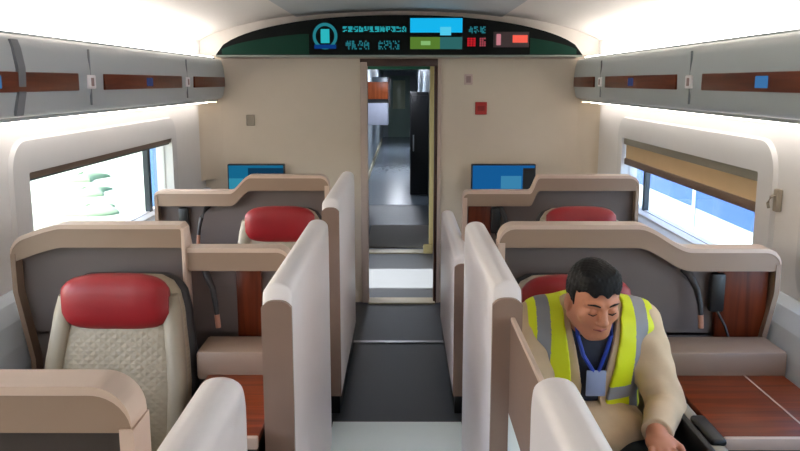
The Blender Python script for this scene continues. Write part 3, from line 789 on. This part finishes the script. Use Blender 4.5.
def torso(F, g=0.0, k=.05):
    F.ell((.63, 2.575, .60), (.165 + g, .12 + g, .11 + g), k=k)
    F.cone((.575, 2.575, .66), (.685, 2.575, .66), .105 + g, .105 + g, k)
    F.ell((.63, 2.545, .78), (.150 + g, .105 + g, .17 + g), k=k)
    F.ell((.63, 2.515, .91), (.170 + g, .108 + g, .14 + g), k=k)
    F.cone((.51, 2.525, .965), (.75, 2.515, .965), .062 + g, .062 + g, k)
def arms(F, g=0.0, k=.03, wrist=True):
    for S, E, W in ((SHL, ELL, WRL), (SHR, ELR, WRR)):
        F.cone(S, E, .054 + g, .043 + g, k); F.cone(E, W, .042 + g, .029 + g, .015)
def legs(F, g=0.0):
    for P, K, A_ in ((HIPL, KNL, ANL), (HIPR, KNR, ANR)):
        F.cone(P, K, .088 + g, .062 + g, .04); F.cone(K, A_, .060 + g, .040 + g, .02)
Fb = Field(LO, HI, H)
torso(Fb); arms(Fb); legs(Fb)
for A_ in (ANL, ANR):
    F_ = Fb; F_.cone((A_[0], A_[1] + .03, .045), (A_[0], A_[1] - .15, .035), .040, .032, .02)
Fb.cone((.63, 2.50, .99), tuple(hp(0, -.03, -.06)), .062, .055, .03)
# head
Fb.ell(hp(0, -.012, .028), (.077, .096, .088), AX, .01)
Fb.ell(hp(0, .022, -.035), (.062, .068, .075), AX, .03)
Fb.ell(hp(0, .055, -.092), (.030, .026, .022), AX, .03)          # chin
for s in (-1, 1):
    Fb.cone(hp(s * .058, -.005, -.055), hp(s * .022, .058, -.090), .020, .016, .02)   # jaw
    Fb.ell(hp(s * .042, .060, -.025), (.020, .016, .016), AX, .02)   # cheek
    Fb.cone(hp(s * .012, .086, .026), hp(s * .050, .066, .026), .009, .008, .012)   # brow
    Fb.ell(hp(s * .080, -.010, -.012), (.010, .019, .032), AX, .008)  # ear
    Fb.ell(hp(s * .0315, .088, .004), (.017, .012, .010), AX, .010, 's')  # socket
    Fb.ell(hp(s * .0315, .073, .002), (.0155, .013, .012), AX, .005)  # closed lid
Fb.cone(hp(0, .086, .012), hp(0, .106, -.026), .009, .0125, .008)
for s in (-1, 1): Fb.ell(hp(s * .012, .096, -.031), (.009, .010, .008), AX, .005)
Fb.ell(hp(0, .082, -.055), (.026, .010, .0065), AX, .006); Fb.ell(hp(0, .079, -.068), (.022, .010, .007), AX, .006)
# hands resting on the thighs
def hand(F, W, dirv, side):
    d_ = np.array(dirv, float); d_ /= np.linalg.norm(d_); up = np.array((0, 0, 1.)); up -= d_ * (up @ d_); up /= np.linalg.norm(up)
    sd = np.cross(d_, up) * side                                   # towards the thumb
    W = np.array(W, float); P = lambda a, b, c: W + d_ * a + sd * b + up * c
    F.ell(P(.050, 0, .002), (.042, .054, .017), [sd, d_, up], .012)
    F.cone(W, P(.03, 0, 0), .026, .022, .015)
    for b, ln in ((-.031, .052), (-.0105, .064), (.0105, .070), (.031, .063)):
        k0 = P(.085, b, .004); k1 = P(.085 + ln * .45, b * 1.12, .004); k2 = P(.085 + ln * .78, b * 1.15, -.010); k3 = P(.085 + ln * .95, b * 1.12, -.024)
        F.cone(k0, k1, .0098, .0092, .004); F.cone(k1, k2, .0092, .0085, .002); F.cone(k2, k3, .0085, .0075, .002)
    t0 = P(.028, .030, -.002); t1 = P(.055, .056, -.006); t2 = P(.082, .064, -.014)
    F.cone(t0, t1, .015, .011, .008); F.cone(t1, t2, .011, .009, .002)
hand(Fb, WRR, (-.10, -1, -.20), -1); hand(Fb, WRL, (.0, -1, -.20), 1)
M_skin = mat('skin', (196, 128, 96), .5, noise=.08, nscale=25)
body = mesh_from(Fb.F, LO, H, 'person', [M_skin], None, ORG)
tag(body, 'seated man in yellow safety vest bending his head, hands on lap', 'person')
# hair
HL = HC - .15; HHf = HC + .15
Fh = Field(HL, HHf, .0035)
Fh.ell(hp(0, -.014, .034), (.083, .102, .094), AX, .01)
Fh.cone(hp(-.030, .03, .085), hp(.030, .035, .088), .030, .028, .03)
X, Y, Z = Fh.grids(); px, py, pz = X - HC[0], Y - HC[1], Z - HC[2]
rr_ = rv[0] * px + rv[1] * py + rv[2] * pz; ff_ = fv[0] * px + fv[1] * py + fv[2] * pz; uu_ = uv[0] * px + uv[1] * py + uv[2] * pz
keep = np.minimum(ff_ - (.012 + .045 * np.clip((uu_ - .03) / .03, 0, 3)), 0.052 - uu_ + 0 * ff_)       # negative = keep (hair)
keep = np.where(uu_ > .06, -.02, keep)
side = np.maximum(ff_ - .022, -.045 - uu_)                          # sideburns and nape
top_ = (.052 + .006 * np.sin(rr_ * 160)) - uu_
k_ = np.minimum(np.maximum(side, -(.09 + uu_)), top_)
nz_ = .0012 * np.sin(rr_ * 420 + 30 * ff_) * np.sin(ff_ * 300 + 1.7) + .001 * np.sin(uu_ * 500 + rr_ * 200)
Fh.F = np.maximum(Fh.F + nz_.astype(np.float32), k_.astype(np.float32))
M_hair = mat('black_hair', (14, 13, 14), .6, spec=.25, noise=.3, nscale=120, bump=.4, bscale=300)
mesh_from(Fh.F, HL, .0035, 'hair', [M_hair], body, ORG)
O3 = np.array(ORG)
def bead(name, m_, pts, r):
    return MB().tube([tuple(np.array(p) - O3) for p in pts], r, 8).build(name, m_, body, True)
for s in (-1, 1):
    bead('eyebrow', M_hair, [hp(s * .014, .0945, .026), hp(s * .032, .0905, .031), hp(s * .050, .077, .026)], [.0022, .0034, .0016])
    bead('eye', M_hair, [hp(s * .018, .0855, -.0045), hp(s * .0315, .0875, -.0085), hp(s * .046, .0815, -.0045)], [.0010, .0022, .0010])
bead('lips', mat('lips', (150, 70, 66), .45), [hp(-.022, .0845, -.060), hp(0, .0925, -.061), hp(.022, .0845, -.060)], [.0015, .0042, .0015])
# trousers
Ft = Field(LO, HI, .006); Ft.ell((.63, 2.575, .60), (.175, .13, .11), k=.05); legs(Ft, .012)
X, Y, Z = Ft.grids(); Ft.F = np.maximum(Ft.F, np.maximum(.10 - Z, Z - .70))
mesh_from(Ft.F, LO, .006, 'trousers', [mat('navy_trousers', (40, 44, 56), .7)], body, ORG)
for A_ in (ANL, ANR):
    lo = (A_[0] - .08, A_[1] - .22, -.01); Fs = Field(lo, (A_[0] + .08, A_[1] + .12, .16), .005)
    Fs.cone((A_[0], A_[1] + .03, .055), (A_[0], A_[1] - .15, .045), .050, .042, .02); Fs.cone((A_[0], A_[1], .07), (A_[0], A_[1], .12), .05, .05, .02)
    X, Y, Z = Fs.grids(); Fs.F = np.maximum(Fs.F, np.maximum(.002 - Z, Z - .12))
    mesh_from(Fs.F, lo, .005, 'shoe', [M_black], body, ORG)
# shirt / undershirt
h5 = .0045
Fsh = Field(LO, HI, h5); torso(Fsh, .006); Fsh.cone((.63, 2.50, .99), (.625, 2.455, 1.045), .068, .064, .02)
X, Y, Z = Fsh.grids(); Fsh.F = np.maximum(Fsh.F, .62 - Z)
mesh_from(Fsh.F, LO, h5, 'shirt', [mat('navy_shirt', (38, 42, 58), .7, noise=.25, nscale=60)], body, ORG)
# jacket, open at the front
Fj = Field(LO, HI, h5); torso(Fj, .020); arms(Fj, .017); Fj.cone((.60, 2.515, .985), (.66, 2.515, .985), .085, .085, .03); Fj.ell((.63, 2.44, .66), (.19, .17, .085), k=.03)
X, Y, Z = Fj.grids()
Fj.F = Fj.F + (.0030 * np.sin(62 * Z + 34 * X + 2.2 * np.sin(21 * Y)) * np.sin(38 * X - 24 * Z + 18 * Y)).astype(np.float32)
wr = np.full(Fj.F.shape, -1., np.float32)
for W_, E2 in ((WRL, ELL), (WRR, ELR)):          # cuffs end before the wrist
    d_ = np.array(W_) - E2; L_ = np.linalg.norm(d_); d_ /= L_
    along = (X - W_[0]) * d_[0] + (Y - W_[1]) * d_[1] + (Z - W_[2]) * d_[2]
    near = (np.abs(X - W_[0]) < .10) & (Y < W_[1] + .05)
    wr = np.where(near, np.maximum(wr, along + .004), wr)
gap = .030 + .045 * np.clip((Z - .80) / .22, 0, 1)
front = np.minimum(gap - np.abs(X - .628), np.minimum(2.50 - Y, Z - .74))   # >0 inside the opening
neck = .075 - np.sqrt((X - .63) ** 2 + (Y - 2.465) ** 2) + 0 * Z
neck = np.minimum(neck, Z - .985)
Fj.F = np.maximum.reduce([Fj.F, (.58 - Z) + 0 * Fj.F, wr.astype(np.float32), front.astype(np.float32) + 0 * Fj.F, neck.astype(np.float32) + 0 * Fj.F])
M_khaki = mat('khaki_jacket', (208, 180, 146), .8, noise=.12, nscale=18, bump=.4, bscale=40)
mesh_from(Fj.F, LO, h5, 'jacket', [M_khaki], body, ORG)
# safety vest
Fv = Field(LO, HI, h5); torso(Fv, .034); Fv.cone(SHL, (.50, 2.50, .93), .070, .06, .03); Fv.cone(SHR, (.76, 2.49, .93), .070, .06, .03)
X, Y, Z = Fv.grids()
Fv.F = Fv.F + (.0022 * np.sin(48 * Z + 26 * X + 2 * np.sin(18 * Y)) * np.sin(30 * X + 9)).astype(np.float32)
arm_cut = np.abs(X - .628) - (.198 + 0 * Z)
gap = .050 + .038 * np.clip((Z - .72) / .28, 0, 1)
front = np.minimum(gap - np.abs(X - .625), np.minimum(2.52 - Y, Z - .5)) + 0 * Fv.F
neck = np.minimum(.098 - np.sqrt((X - .63) ** 2 + (Y - 2.475) ** 2) + 0 * Z, Z - .93)
Fv.F = np.maximum.reduce([Fv.F, (.70 - Z) + 0 * Fv.F, arm_cut + 0 * Fv.F, front, neck + 0 * Fv.F]).astype(np.float32)
def pick(c):
    x, y, z = c[:, 0], c[:, 1], c[:, 2]
    st = (np.abs(np.abs(x - .628) - .152) < .020) | (np.abs(z - .775) < .022)
    return st.astype(int)
mesh_from(Fv.F, LO, h5, 'safety_vest', [mat('hi_vis_yellow', (222, 230, 20), .6, noise=.05), mat('reflective_grey', (142, 142, 146), .4)], body, ORG, pick)
# lanyard with badge
M_blue = mat('lanyard_blue', (30, 62, 168), .5)
ly = MB()
for s in (-1, 1):
    pts = [(.628 + s * .055, 2.425, 1.02), (.628 + s * .052, 2.398, .97), (.628 + s * .034, 2.392, .91), (.636 + s * .008, 2.394, .855)]
    ly.tube([tuple(np.array(p) - O3) for p in pts], .0065, 8)
lo_ = ly.build('lanyard', M_blue, body, True)
MB().box(.606 - .62, .668 - .62, 2.388 - 2.5, 2.394 - 2.5, .775, .86, .003).build('badge', mat('badge_card', (150, 160, 190), .4), lo_, True)
